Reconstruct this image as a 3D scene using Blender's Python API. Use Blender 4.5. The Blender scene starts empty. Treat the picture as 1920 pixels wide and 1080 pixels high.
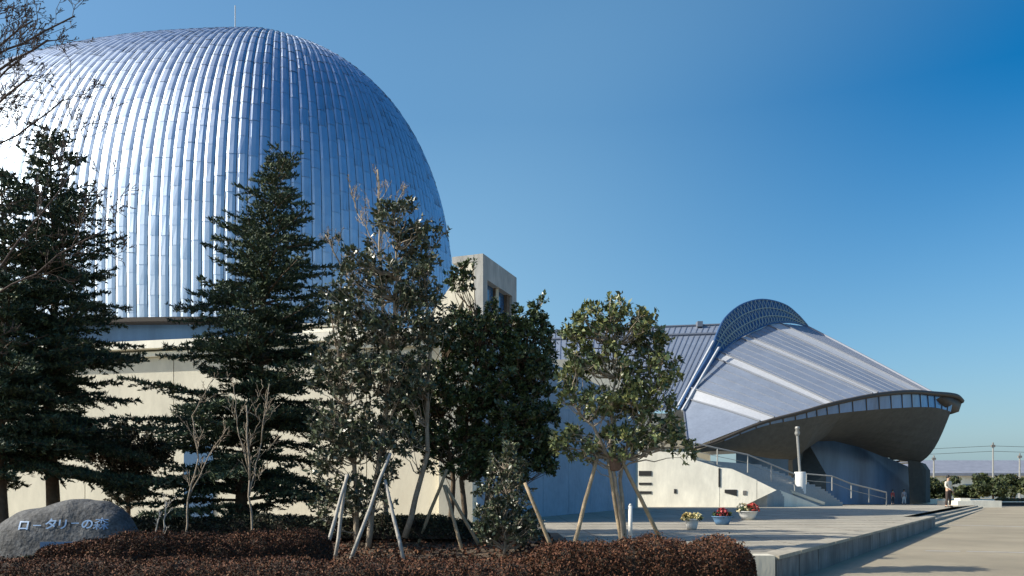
import bpy, math, random
import numpy as np
from mathutils import Vector, noise
from mathutils.bvhtree import BVHTree
R = math.radians
C = bpy.context.scene.collection
scene = bpy.context.scene
rng = np.random.default_rng(7)
random.seed(7)

# ------------------------------------------------------------------ camera, sky, sun, exposure
CAMZ = 1.22; F = 1500.0; HY = 922.0
cam_d = bpy.data.cameras.new('camera'); cam = bpy.data.objects.new('camera', cam_d); C.objects.link(cam)
cam.location = (0, 0, CAMZ); cam.rotation_euler = (R(90), 0, 0)
cam_d.sensor_width = 36; cam_d.lens = F / 1920 * 36; cam_d.shift_y = (HY - 540) / 1920
cam_d.clip_end = 6000; cam_d.clip_start = .1
scene.camera = cam
SUN_AZ = Vector((-.988, -.15)); SUN_AZ.normalize(); SUN_EL = R(35)
w = bpy.data.worlds.new('World'); scene.world = w; w.use_nodes = True
nt = w.node_tree; nt.nodes.clear()
wo = nt.nodes.new('ShaderNodeOutputWorld'); bg = nt.nodes.new('ShaderNodeBackground')
sky = nt.nodes.new('ShaderNodeTexSky'); sky.sky_type = 'NISHITA'; sky.sun_disc = False
sky.sun_elevation = SUN_EL
sky.sun_rotation = math.atan2(SUN_AZ.x, SUN_AZ.y)
sky.air_density = 1.0; sky.dust_density = 3.0; sky.ozone_density = 3.0
hs = nt.nodes.new('ShaderNodeHueSaturation'); hs.inputs['Saturation'].default_value = 1.55; hs.inputs['Hue'].default_value = .497
nt.links.new(sky.outputs[0], hs.inputs['Color'])
# pale winter haze: thicker on the sun's side of the sky and near the horizon (world directions)
tcw = nt.nodes.new('ShaderNodeTexCoord'); dp = nt.nodes.new('ShaderNodeVectorMath'); dp.operation = 'DOT_PRODUCT'
nt.links.new(tcw.outputs['Generated'], dp.inputs[0])
dp.inputs[1].default_value = (SUN_AZ.x*math.cos(SUN_EL), SUN_AZ.y*math.cos(SUN_EL), math.sin(SUN_EL))
m1 = nt.nodes.new('ShaderNodeMapRange'); m1.interpolation_type = 'SMOOTHSTEP'; nt.links.new(dp.outputs['Value'], m1.inputs['Value'])
m1.inputs['From Min'].default_value = -.32; m1.inputs['From Max'].default_value = .15; m1.inputs['To Max'].default_value = .25
sx = nt.nodes.new('ShaderNodeSeparateXYZ'); nt.links.new(tcw.outputs['Generated'], sx.inputs[0])
m2 = nt.nodes.new('ShaderNodeMapRange'); nt.links.new(sx.outputs['Z'], m2.inputs['Value'])
m2.inputs['From Min'].default_value = 0; m2.inputs['From Max'].default_value = .42; m2.inputs['To Min'].default_value = .42; m2.inputs['To Max'].default_value = 0
ad = nt.nodes.new('ShaderNodeMath'); ad.operation = 'ADD'; m3 = nt.nodes.new('ShaderNodeMapRange'); m3.interpolation_type = 'SMOOTHSTEP'; nt.links.new(sx.outputs['Z'], m3.inputs['Value'])
m3.inputs['From Min'].default_value = .46; m3.inputs['From Max'].default_value = .8; m3.inputs['To Min'].default_value = 1; m3.inputs['To Max'].default_value = .0
mu3 = nt.nodes.new('ShaderNodeMath'); mu3.operation = 'MULTIPLY'; nt.links.new(m1.outputs[0], mu3.inputs[0]); nt.links.new(m3.outputs[0], mu3.inputs[1])
nt.links.new(mu3.outputs[0], ad.inputs[0]); nt.links.new(m2.outputs[0], ad.inputs[1])
mxw = nt.nodes.new('ShaderNodeMix'); mxw.data_type = 'RGBA'; nt.links.new(ad.outputs[0], mxw.inputs['Factor'])
nt.links.new(hs.outputs[0], mxw.inputs['A']); mxw.inputs['B'].default_value = (3.25, 5.15, 6.2, 1)
nt.links.new(mxw.outputs['Result'], bg.inputs[0])
bg.inputs[1].default_value = .122
nt.links.new(bg.outputs[0], wo.inputs[0])
sd = bpy.data.lights.new('sun', 'SUN'); sun = bpy.data.objects.new('sun', sd); C.objects.link(sun)
sd.energy = 5.0; sd.angle = R(.5); sd.color = (1, .93, .80)
sv = Vector((SUN_AZ.x * math.cos(SUN_EL), SUN_AZ.y * math.cos(SUN_EL), math.sin(SUN_EL)))
sun.rotation_euler = sv.to_track_quat('Z', 'Y').to_euler()
scene.view_settings.view_transform = 'Standard'; scene.view_settings.look = 'None'
scene.view_settings.gamma = 1; scene.view_settings.exposure = .35

def P(px, py, Y): return Vector(((px - 960) / F * Y, Y, CAMZ + (HY - py) / F * Y))

# ------------------------------------------------------------------ helpers
class MB:
    def __init__(s): s.v = []; s.f = []; s.m = []
    def add(s, vs, fs, m=0):
        b = len(s.v); s.v += [tuple(v) for v in vs]; s.f += [tuple(i + b for i in f) for f in fs]; s.m += [m] * len(fs)
    def quad(s, a, b, c, d, m=0): s.add([a, b, c, d], [(0, 1, 2, 3)], m)
    def box(s, x0, x1, y0, y1, z0, z1, m=0):
        s.add([(x0,y0,z0),(x1,y0,z0),(x1,y1,z0),(x0,y1,z0),(x0,y0,z1),(x1,y0,z1),(x1,y1,z1),(x0,y1,z1)],
              [(0,3,2,1),(4,5,6,7),(0,1,5,4),(1,2,6,5),(2,3,7,6),(3,0,4,7)], m)
    def beam(s, a, b, wd, h, m=0):           # box along a->b, width horizontal, height up
        a = Vector(a); b = Vector(b); d = (b - a).normalized(); sx = d.cross(Vector((0,0,1))).normalized() * wd / 2
        up = sx.cross(d).normalized() * h / 2
        vs = [a-sx-up, a+sx-up, a+sx+up, a-sx+up, b-sx-up, b+sx-up, b+sx+up, b-sx+up]
        s.add(vs, [(0,1,2,3),(7,6,5,4),(0,4,5,1),(1,5,6,2),(2,6,7,3),(3,7,4,0)], m)
    def prism(s, poly, dvec, m=0):           # polygon (3D pts) extruded by vector
        n = len(poly); d = Vector(dvec); vs = [Vector(p) for p in poly] + [Vector(p) + d for p in poly]
        s.add(vs, [tuple(range(n)), tuple(range(2*n-1, n-1, -1))] + [(i, i+n, (i+1) % n + n, (i+1) % n) for i in range(n)], m)
    def tube(s, pts, rad, n=6, m=0, cap=True):
        pts = [Vector(p) for p in pts]; k = len(pts)
        if not hasattr(rad, '__len__'): rad = [rad] * k
        vs = []; x = None
        for i, p in enumerate(pts):
            d = (pts[min(i+1, k-1)] - pts[max(i-1, 0)]); d = d.normalized() if d.length > 1e-9 else Vector((0,0,1))
            if x is None: x = d.orthogonal().normalized()
            else:
                x = x - d * x.dot(d); x = x.normalized() if x.length > 1e-6 else d.orthogonal().normalized()
            y = d.cross(x)
            for j in range(n):
                a = 2 * math.pi * j / n; vs.append(p + (x * math.cos(a) + y * math.sin(a)) * rad[i])
        fs = [(i*n+j, i*n+(j+1) % n, (i+1)*n+(j+1) % n, (i+1)*n+j) for i in range(k-1) for j in range(n)]
        if cap: fs += [tuple(range(n-1, -1, -1)), tuple((k-1)*n + j for j in range(n))]
        s.add(vs, fs, m)
    def lathe(s, prof, c=(0,0,0), n=24, m=0):
        vs = [(c[0]+r*math.cos(2*math.pi*j/n), c[1]+r*math.sin(2*math.pi*j/n), c[2]+z) for r, z in prof for j in range(n)]
        k = len(prof)
        s.add(vs, [(i*n+j, i*n+(j+1) % n, (i+1)*n+(j+1) % n, (i+1)*n+j) for i in range(k-1) for j in range(n)], m)
    def build(s, name, mats, parent=None, smooth=False):
        me = bpy.data.meshes.new(name); me.from_pydata(s.v, [], s.f)
        for mt in (mats if isinstance(mats, (list, tuple)) else [mats]): me.materials.append(mt)
        me.polygons.foreach_set('material_index', s.m)
        if smooth: me.polygons.foreach_set('use_smooth', [True] * len(s.f))
        me.update(); o = bpy.data.objects.new(name, me); C.objects.link(o)
        if parent: setpar(o, parent)
        return o

def setpar(o, p):
    o.parent = p
    w_ = Vector(); q = p
    while q: w_ += q.location; q = q.parent
    if o.type == 'MESH': o.data.transform(__import__('mathutils').Matrix.Translation(-w_))

def npmesh(name, V, Fq, mi, mats, parent=None):
    me = bpy.data.meshes.new(name); n = len(Fq); k = Fq.shape[1]
    me.vertices.add(len(V)); me.vertices.foreach_set('co', V.astype(np.float32).ravel())
    me.loops.add(n * k); me.loops.foreach_set('vertex_index', Fq.astype(np.int32).ravel())
    me.polygons.add(n); me.polygons.foreach_set('loop_start', np.arange(0, n*k, k, dtype=np.int32))
    me.polygons.foreach_set('loop_total', np.full(n, k, dtype=np.int32))
    for mt in mats: me.materials.append(mt)
    me.polygons.foreach_set('material_index', mi.astype(np.int32)); me.update(); me.validate()
    o = bpy.data.objects.new(name, me); C.objects.link(o)
    if parent: setpar(o, parent)
    return o

def tag(o, label, cat, group=None, kind=None):
    if label: o['label'] = label
    if cat: o['category'] = cat
    if group: o['group'] = group
    if kind: o['kind'] = kind
    return o
def empty(name, loc, label, cat, group=None):
    o = bpy.data.objects.new(name, None); C.objects.link(o); o.location = loc; o.empty_display_size = .2
    return tag(o, label, cat, group)
def structure(o): o['kind'] = 'structure'; return o

# ------------------------------------------------------------------ materials
def mat(name, col, rough=.8, metal=0, var=.0, vscale=3., bump=0., bscale=20., spec=.5, stretch=None, var2=0., v2scale=.3, coat=0, trans=0):
    m = bpy.data.materials.new(name); m.use_nodes = True; n = m.node_tree.nodes; l = m.node_tree.links
    b = n['Principled BSDF']; b.inputs['Roughness'].default_value = rough; b.inputs['Metallic'].default_value = metal
    b.inputs['Base Color'].default_value = (*col, 1); b.inputs['Specular IOR Level'].default_value = spec
    if trans: b.inputs['Transmission Weight'].default_value = trans
    tc = n.new('ShaderNodeTexCoord'); mp = n.new('ShaderNodeMapping'); l.new(tc.outputs['Object'], mp.inputs[0])
    if stretch: mp.inputs['Scale'].default_value = stretch
    last = None
    for amt, sc, det in ((var, vscale, 8), (var2, v2scale, 4)):
        if not amt: continue
        t = n.new('ShaderNodeTexNoise'); t.inputs['Scale'].default_value = sc; t.inputs['Detail'].default_value = det; t.inputs['Roughness'].default_value = .65
        l.new(mp.outputs[0], t.inputs[0])
        mr = n.new('ShaderNodeMapRange'); mr.inputs['From Min'].default_value = .3; mr.inputs['From Max'].default_value = .7
        mr.inputs['To Min'].default_value = 1 - amt; mr.inputs['To Max'].default_value = 1 + amt; l.new(t.outputs['Fac'], mr.inputs['Value'])
        mx = n.new('ShaderNodeVectorMath'); mx.operation = 'SCALE'
        if last is None: mx.inputs[0].default_value = col
        else: l.new(last.outputs[0], mx.inputs[0])
        l.new(mr.outputs[0], mx.inputs['Scale']); last = mx
    if last: l.new(last.outputs[0], b.inputs['Base Color'])
    if bump:
        t = n.new('ShaderNodeTexNoise'); t.inputs['Scale'].default_value = bscale; t.inputs['Detail'].default_value = 6; l.new(mp.outputs[0], t.inputs[0])
        bp = n.new('ShaderNodeBump'); bp.inputs['Strength'].default_value = bump; bp.inputs['Distance'].default_value = .02
        l.new(t.outputs['Fac'], bp.inputs['Height']); l.new(bp.outputs[0], b.inputs['Normal'])
    return m

M = {}
M['asphalt'] = mat('asphalt', (.30,.26,.185), .95, var=.25, vscale=50, bump=.5, bscale=150, var2=.22, v2scale=.28)
M['paving'] = mat('paving', (.34,.31,.245), .9, var=.16, vscale=12, bump=.3, bscale=60, var2=.24, v2scale=.8)
M['paint'] = mat('worn_paint', (.42,.41,.40), .8, var=.35, vscale=9)
M['cream'] = mat('cream_concrete', (.62,.585,.475), .85, var=.07, vscale=5, bump=.2, bscale=25, var2=.14, v2scale=.5, stretch=(1,1,.35))
M['creamw'] = mat('white_concrete', (.80,.77,.66), .85, var=.06, vscale=5, bump=.3, bscale=25, var2=.13, v2scale=1.2, stretch=(1,1,.35))
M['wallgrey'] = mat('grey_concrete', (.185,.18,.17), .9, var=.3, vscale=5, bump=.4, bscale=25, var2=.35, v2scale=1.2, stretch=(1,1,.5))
M['lantern'] = mat('lantern_concrete', (.36,.36,.34), .85, var=.16, vscale=4, var2=.18, v2scale=1, stretch=(1,1,.3))
M['sidewall'] = mat('shade_tinted_concrete', (.28,.35,.43), .8, var=.08, vscale=4, bump=.2, bscale=25, var2=.1, v2scale=.5)  # blue of the shade is put into this concrete's colour
M['litsilver'] = mat('sunlit_silver', (.42,.44,.47), .5, .0, var=.12, vscale=6)  # paler steel paints the sun on roof risers; also silver crest beams
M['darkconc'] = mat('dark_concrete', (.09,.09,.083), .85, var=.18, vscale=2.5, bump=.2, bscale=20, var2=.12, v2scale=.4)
M['black'] = mat('black_gap', (.02,.02,.02), .6)
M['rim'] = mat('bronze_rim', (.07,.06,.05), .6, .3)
M['roof'] = mat('arena_steel', (.22,.26,.33), .5, .2, var=.10, vscale=5, bump=.15, bscale=10, var2=.1, v2scale=.6)
M['seam'] = mat('seam_steel', (.20,.22,.26), .5, .4)
M['dome'] = mat('dome_steel', (.50,.59,.70), .47, 1.0, var=.06, vscale=3, bump=.10, bscale=2.2, var2=.05, v2scale=.4)
M['domeseam'] = mat('dome_seam', (.55,.63,.72), .46, 1.0)
M['domegap'] = mat('dome_gap', (.10,.13,.17), .6, .6)
M['bluemetal'] = mat('blue_metal', (.06,.13,.27), .5, .4, var=.1)
M['glass'] = mat('blue_glass', (.04,.10,.20), .08, .0, spec=.9, var=.2, vscale=.4)
M['curtain'] = mat('curtained_glass', (.11,.22,.40), .25, 0, var=.5, vscale=.28, stretch=(1,1,.12), spec=.7)
M['galv'] = mat('galvanised', (.34,.34,.32), .55, .4)
M['white'] = mat('white_paint', (.70,.70,.67), .6, var=.05)
M['bark'] = mat('bark', (.13,.095,.065), .95, var=.35, vscale=12, bump=.6, bscale=30)
M['barklight'] = mat('pale_bark', (.30,.25,.19), .9, var=.3, vscale=14, bump=.4, bscale=30)
M['twig'] = mat('twig', (.16,.10,.07), .9, var=.3, vscale=14)
M['stake'] = mat('stake_wood', (.36,.28,.18), .9, var=.25, vscale=10, bump=.4, bscale=25)
M['stakepale'] = mat('bleached_wood', (.40,.38,.34), .9, var=.2, vscale=10)
M['soil'] = mat('soil', (.11,.08,.055), 1, var=.4, vscale=12, bump=.8, bscale=25, var2=.3, v2scale=1)
M['granite'] = mat('granite', (.075,.08,.085), .8, var=.6, vscale=22, bump=1., bscale=16, var2=.5, v2scale=3)
M['plaque'] = mat('plaque', (.06,.13,.26), .35, .3, var=.15)
M['letter'] = mat('letter', (.19,.33,.54), .5, 0)
M['skin'] = mat('skin', (.50,.32,.22), .6)
def leafmats(nm, cols, rough=.5, spec=.4): return [mat(f'{nm}_{i}', c, rough, spec=spec) for i, c in enumerate(cols)]
L = {
 'cedar': leafmats('cedar', [(.038,.066,.042),(.062,.095,.050),(.028,.048,.036),(.11,.14,.065)], .6, .3),
 'olive': leafmats('olive', [(.16,.19,.07),(.085,.12,.05),(.25,.26,.10),(.055,.075,.04)], .38, .5),
 'dark': leafmats('dark', [(.045,.075,.032),(.065,.10,.038),(.11,.14,.05),(.028,.045,.025)], .38, .5),
 'grey': leafmats('greyleaf', [(.078,.10,.050),(.055,.075,.042),(.15,.155,.10),(.035,.048,.032)], .35, .6),
 'red': leafmats('redleaf', [(.12,.050,.028),(.075,.036,.024),(.17,.085,.045),(.04,.03,.018)], .7, .2),
 'hedge': leafmats('hedgeleaf', [(.040,.050,.026),(.028,.036,.020),(.075,.065,.032),(.02,.024,.016)], .6, .3),
 'far': leafmats('farleaf', [(.060,.080,.030),(.045,.062,.028),(.10,.105,.035),(.035,.045,.025)], .6, .3),
}

# ------------------------------------------------------------------ foliage builders
def leaves(name, cen, length, width, mats, parent=None, axis=None, flat=0., prob=(.35,.3,.15,.2), updir=.3, kind=None):
    n = len(cen); cen = np.asarray(cen)
    d = rng.normal(size=(n,3)) if axis is None else np.asarray(axis) + rng.normal(size=(n,3)) * .35
    d[:,2] += updir; d /= np.linalg.norm(d, axis=1)[:,None]
    r = rng.normal(size=(n,3)); r[:,2] += flat; s = np.cross(d, r); s /= np.linalg.norm(s, axis=1)[:,None]
    nn = np.cross(s, d)
    ln = length * rng.uniform(.5, 1.45, n)[:,None]; wd = width * rng.uniform(.55, 1.4, n)[:,None]
    V = np.stack([cen - d*ln*.5, cen + s*wd*.5 + nn*wd*.18 - d*ln*.05, cen + d*ln*.5, cen - s*wd*.5 + nn*wd*.18 - d*ln*.05], 1).reshape(-1,3)
    Fq = np.arange(4*n).reshape(n,4); mi = rng.choice(len(mats), n, p=prob)
    o = npmesh(name, V, Fq, mi, mats, parent)
    if kind: o['kind'] = kind
    return o

def curve_pts(a, b, sag=.0, k=5, jit=.02):
    a = Vector(a); b = Vector(b); L_ = (b-a).length
    out = []
    for i in range(k+1):
        t = i / k; p = a.lerp(b, t); p.z += math.sin(math.pi*t) * sag * L_
        if 0 < i < k: p += Vector(rng.normal(size=3)) * jit * L_
        out.append(p)
    return out

def cedar(base, top, R0, zb, label, seed=0, dens=1., name='cedar_tree', squash=.65, group=None):
    global rng
    rng = np.random.default_rng(100 + seed)
    base = Vector(base); top = Vector(top); root = empty(name, base, label, 'tree', group)
    tr = MB(); H = top.z - base.z
    def axis(z): t = (z - base.z) / H; return base.lerp(top, t) + Vector((math.sin(z*1.3+seed)*.05, 0, 0))
    tr.tube([axis(base.z + H*i/14) for i in range(15)], [max(.012, .14*(1-i/14)**.9) for i in range(15)], 8)
    cen = []; axs = []; br = MB()
    z = zb; 
    while z < top.z - .05:
        t = (z - zb) / (top.z - zb)
        Rz = R0 * (1 - t) ** squash + .12
        nb = int(6 + 3 * (1-t))
        a0 = rng.uniform(0, 6.28)
        for k in range(nb):
            az = a0 + k * 6.283 / nb + rng.normal() * .25
            Rb = Rz * rng.uniform(.45, 1.25)
            if rng.random() < .2: Rb *= .55
            rise = rng.uniform(-.16, .32) + t * .45
            dirh = Vector((math.cos(az), math.sin(az), 0)); o = axis(z + rng.normal()*.14)
            pts = []
            K = max(4, int(Rb / .16))
            side = Vector((-dirh.y, dirh.x, 0)); bend = rng.normal() * .22
            for i in range(K+1):
                u = i / K
                pts.append(o + dirh * Rb * u + side * bend * Rb * u*u + Vector((0,0, Rb * (rise * u - .30 * u*u + .18*u**3))))
            br.tube(pts, [max(.004, .028*(Rb/1.6)*(1-i/K)+.004) for i in range(K+1)], 4, cap=False)
            st = .062 / dens
            m_ = max(3, int(Rb / st))
            for i in range(m_):
                u = (i + rng.random()) / m_
                if u < .12: continue
                j = min(K-1, int(u*K)); p = pts[j].lerp(pts[j+1], u*K-j)
                td = (pts[j+1]-pts[j]).normalized()
                sl = (.10 + .36 * Rb * (1-u)**.8 * min(1, u*3)) * rng.uniform(.6, 1.15)
                sl = min(sl, .62)
                sgn = 1 if i % 2 else -1
                ad = (td * .65 + side * sgn * .75 + Vector((0,0, rng.normal()*.14 - .05))).normalized()
                kk = max(2, int(sl / .036))
                for q in range(kk):
                    v = (q + .5) / kk
                    pp = p + ad * sl * v + Vector((0,0,-.10*sl*v*v))
                    for _ in range(3):
                        e = Vector(rng.normal(size=3)) * .6 + ad * .9; e.z += .35
                        cen.append(pp + e * .022); axs.append(e)
            for q in range(6):
                e = Vector(rng.normal(size=3)) * .3 + (pts[-1]-pts[-2]).normalized()
                cen.append(pts[-1] - e*.01); axs.append(e)
        z += rng.uniform(.12, .23) * (1.15 - .45*t)
    for _ in range(60):
        e = Vector((rng.normal()*.4, rng.normal()*.4, 1)); cen.append(top - Vector((0,0,rng.uniform(0,.35))) + e*.02); axs.append(e)
    tr.build('trunk', M['bark'], root, True)
    br.build('branches', M['bark'], root)
    axs = np.array([tuple(v) for v in axs]); axs /= np.linalg.norm(axs, axis=1)[:,None]
    leaves('foliage', np.array([tuple(v) for v in cen]), .11, .030, L['cedar'], root, axis=axs, updir=.12, prob=(.4,.25,.2,.15))
    return root

def broadleaf(base, stems, blobs, Y, depth, lm, bark, label, nclump, nleaf, ll, lw, seed, name='broadleaf_tree', cl=.16, group=None, trunk_r=.05, flat=.4):
    """stems: list of pixel polylines (trunk stems); blobs: (px,py,rx,ry) crown lobes at depth Y"""
    global rng
    rng = np.random.default_rng(500 + seed)
    root = empty(name, base, label, 'tree', group)
    tr = MB(); spine = []
    for s_ in stems:
        pp = [P(x, y, Y + dy) for x, y, dy in s_]
        fine = []
        for a, b in zip(pp[:-1], pp[1:]):
            for i in range(4): fine.append(a.lerp(b, i/4) + Vector(rng.normal(size=3))*.012)
        fine.append(pp[-1]); n = len(fine)
        tr.tube(fine, [trunk_r * (1 - .8*i/(n-1)) for i in range(n)], 7)
        spine += fine
    area = np.array([b[2]*b[3] for b in blobs], float); area /= area.sum()
    br = MB(); cen = []; axs = []
    s = Y / F
    for _ in range(nclump):
        b = blobs[rng.choice(len(blobs), p=area)]
        u = rng.normal(size=3); u /= np.linalg.norm(u); u *= rng.random() ** .38
        c = P(b[0] + u[0]*b[2], b[1] + u[1]*b[3], Y) ; c.y += u[2] * min(depth, (b[2]+b[3])*.5*s*1.1)
        best = min(spine, key=lambda q: (q-c).length + (2.5 if q.z > c.z - .12 else 0))
        pts = curve_pts(best, c, -.10 if c.z > best.z+.2 else .05, 5, .035)
        L0 = (c-best).length
        br.tube(pts, [max(.004, .016*min(1.6, L0)*(1-i/5)+.004) for i in range(6)], 4, cap=False)
        od = (c - best).normalized()
        # short twigs each ending in a rosette of leaves
        for q in range(3 + int(rng.integers(0, 3))):
            e = (Vector(rng.normal(size=3)) * .7 + od * .6 + Vector((0,0,.35))).normalized() * cl * rng.uniform(.4, 1.25)
            br.tube([c, c + e], [.005, .003], 3, cap=False)
            m_ = max(3, int(nleaf / 4 * rng.uniform(.6, 1.4)))
            for _k in range(m_):
                d = Vector(rng.normal(size=3)) * .8 + e.normalized() * .7
                d.normalize(); cen.append(c + e * rng.uniform(.5, 1.05) + d * ll * .55); axs.append(d)
    tr.build('trunk', bark, root, True); br.build('branches', bark, root)
    leaves('foliage', np.array([tuple(v) for v in cen]), ll, lw, lm, root, axis=np.array([tuple(v) for v in axs]), flat=flat, updir=.1)
    return root

def twigs(mb, a, b, r, depth, nk=5, spread=.55, up=.15, lenf=.45, jit=.03, seg=6):
    pts = curve_pts(a, b, .03 * rng.normal(), seg, jit)
    mb.tube(pts, [max(.0035, r*(1-.75*i/seg)) for i in range(seg+1)], 5 if r > .012 else 3, cap=False)
    if depth <= 0: return
    Lb = (Vector(b)-Vector(a)).length
    for k in range(nk):
        t = rng.uniform(.2, 1.0); j = min(seg-1, int(t*seg)); p = pts[j].lerp(pts[j+1], t*seg-j)
        d = (pts[j+1]-pts[j]).normalized()
        o = Vector(rng.normal(size=3)); o = (o - d*o.dot(d)).normalized()
        e = (d * (1-spread*.6) + o * spread + Vector((0,0,up))).normalized() * Lb * lenf * rng.uniform(.5, 1.15) * (1.1 - .5*t)
        twigs(mb, p, p + e, r*.45, depth-1, max(3, nk-1), spread, up, lenf, jit, max(3, seg-2))

# ================================================================== SETTING
# ground (asphalt road and all beyond)
g = MB(); g.quad((-2500,-2500,0),(2500,-2500,0),(2500,2500,0),(-2500,2500,0))
structure(g.build('ground', M['asphalt']))
# plaza slab: right edge follows the retaining wall line
WX0, WY0 = 3.42, 10.4; WD = Vector((.65, 1, 0))
def wall_pt(s, z=0): return Vector((WX0 + .65*s, WY0 + s, z))
ZP = .36
pl = MB()
S1 = 35.0
a = wall_pt(0, ZP); b = wall_pt(S1, ZP); c = wall_pt(66, .015)
IN = Vector((-1.10, .0, 0)); m0 = wall_pt(17, ZP)
BLX, BLY = .95, 16.5; zb_ = lambda y: .015 if y > 45 else ZP
def rowx(y0, p, y1, q): 
    pl.quad((-60 if y0 >= BLY-.01 else BLX, y0, p.z), p, q, (-60 if y0 >= BLY-.01 else BLX, y1, q.z))
mB = wall_pt(BLY-WY0, ZP)
rowx(WY0, a, BLY, mB); rowx(BLY, mB, m0.y, m0); rowx(m0.y, m0+IN, b.y, b+IN); rowx(b.y, b+IN, c.y, c+IN)
structure(pl.build('plaza', M['paving']))
# paving joints on the plaza as slightly raised thin sheets of darker sealant
jt = MB()
for i in range(1, 22):
    y = WY0 + i * 1.5; xr = WX0 + .65 * (y - WY0) - .35 - (1.1 if y > 27 else 0)
    jt.box(BLX if y < BLY else -12, xr, y, y + .02, ZP - .02, ZP + .004)
for i in range(-3, 14):
    x = 1.6 + i*1.5; ya = max(WY0+.3, WY0 + (x - WX0 + .4)/.65 if x > WX0-.4 else 0)
    if x < BLX: ya = BLY
    if x > 13: continue
    if x > WX0 + .65*16.6 - .3: ya += 1.9
    jt.box(x, x+.018, ya, 43, ZP - .02, ZP + .004)
structure(jt.build('paving_joints', mat('joint', (.16,.15,.13), .9)))
# retaining wall: face + coping, with blocks
root = empty('retaining_wall', (WX0, WY0, 0), 'low concrete retaining wall edging the plaza beside the road', 'wall')
rw = MB(); cp = MB()
nrm = Vector((1, -.65, 0)).normalized()
k = 0; s = 0.0
while s < 17:
    e = min(17, s + 1.0); off = .012 * ((k*7) % 5) / 5
    p0, p1 = wall_pt(s + .012), wall_pt(e - .012)
    q = [p0 + nrm*(.02+off), p1 + nrm*(.02+off), p1 - nrm*.2, p0 - nrm*.2]
    rw.prism([Vector((v.x, v.y, 0)) for v in q], (0,0,ZP-.02))
    q = [p0 + nrm*.05, p1 + nrm*.05, p1 - nrm*.28, p0 - nrm*.28]
    cp.prism([Vector((v.x, v.y, ZP-.02)) for v in q], (0,0,.05))
    s = e; k += 1
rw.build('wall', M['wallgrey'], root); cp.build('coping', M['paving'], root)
# end face running left from the corner, in the sun
ef = MB(); ef.box(1.2, WX0 - .02, WY0 - .06, WY0 + .25, 0, ZP + .035)
tag(ef.build('planter_wall', M['cream']), 'sunlit cream end wall behind the reddish hedge at the plaza corner', 'wall')
# steps beyond wall, down to the road
root = empty('plaza_steps', wall_pt(17), 'wide shallow concrete steps from plaza down to the road', 'steps')
for i in range(3):
    stp = MB(); o0 = -.94 + i*.31
    z1 = ZP - .09*(i+1)
    p0, p1 = wall_pt(17.1), wall_pt(50)
    q = [p0 + nrm*o0, p1 + nrm*o0, p1 + nrm*(o0+.31), p0 + nrm*(o0+.31)]
    sl = [Vector((q[0].x,q[0].y,z1)),Vector((q[1].x,q[1].y,z1-.10)),Vector((q[2].x,q[2].y,z1-.10)),Vector((q[3].x,q[3].y,z1))]
    lo = [Vector((v.x,v.y,0)) for v in sl]
    stp.add(sl+lo, [(3,2,1,0),(0,1,5,4),(1,2,6,5),(2,3,7,6),(3,0,4,7)])
    stp.build('step', M['paving'], root)
# end block of steps
p = wall_pt(51.5); eb = MB(); eb.box(p.x-2.4, p.x+1.0, p.y, p.y+3, 0, .52)
eb.box(p.x-2.0, p.x-1.2, p.y+.4, p.y+1.2, .52, .72)
tag(eb.build('end_block', M['creamw']), 'white concrete block closing the far end of the plaza steps', 'wall')
# low white parapet across the back of the plaza
lw_ = MB(); a = P(1696, 940, 80); b = P(1870, 940, 80)
lw_.box(a.x, b.x, 80, 80.4, 0, .50)
tag(lw_.build('parapet_wall', M['creamw']), 'long low white parapet across the back of the plaza', 'wall')
lw_ = MB(); a = P(1868, 940, 70)
lw_.box(a.x, a.x+60, 70, 70.5, 0, .30, 0); lw_.box(a.x, a.x+60, 69.96, 70.54, .30, .37, 1)  # black face paints the shade on this wall
tag(lw_.build('garden_wall', [M['black'], M['creamw']]), 'low shaded retaining wall with pale coping at far right', 'wall')
# road markings
rm = MB()
def line(px0,py0,px1,py1,wd):
    def G(px,py): Y = CAMZ/((py-HY)/F); return Vector(((px-960)/F*Y, Y, .004))
    a, b = G(px0,py0), G(px1,py1); d = (b-a).normalized(); n_ = Vector((-d.y,d.x,0))*wd/2
    rm.quad(a-n_, b-n_, b+n_, a+n_)
line(1735,1033,1800,1034,.12); line(1812,1034,1990,1038,.12)
line(1765,984,2010,990,.22)
structure(rm.build('road_markings', M['paint']))
# soil bed under trees
def ss_(t): t = max(0, min(1, t)); return t*t*(3-2*t)
def bedz(x, y):
    back = .13 + .25*ss_((y-12.2)/2.6); side = ZP + .01
    z = back + (side-back)*ss_((x+.3)/1.2)
    return z + .03*noise.noise(Vector((x*1.3,y*1.3,0)))*(1-ss_((x+.3)/1.2))*(1-ss_((y-15.5)/1.))
sb = MB(); N = 48
for j in range(16):
    for i in range(N):
        x0 = -14 + i*(14.95/N); x1 = x0 + 14.95/N; y0 = WY0-.7+j*.43; y1 = y0+.43
        sb.quad((x0,y0,bedz(x0,y0)),(x1,y0,bedz(x1,y0)),(x1,y1,bedz(x1,y1)),(x0,y1,bedz(x0,y1)))
structure(sb.build('planting_bed', M['soil']))
sb = MB(); sb.quad((-14, 6.5, .006), (3.3, 6.5, .006), (3.3, WY0-.1, .006), (-14, WY0-.1, .006)); sb.quad((-14, 9.0, .012), (1.25, 9.0, .012), (1.25, WY0-.68, .15), (-14, WY0-.68, .15))
structure(sb.build('front_bed', M['soil']))
n_ = 14000; c_ = np.column_stack([rng.uniform(-9,.7,n_), rng.uniform(WY0-.4,WY0+6,n_), np.zeros(n_)])
c_[:,2] = [bedz(q[0],q[1]) + .02 + .04*rng.random() for q in c_]
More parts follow.
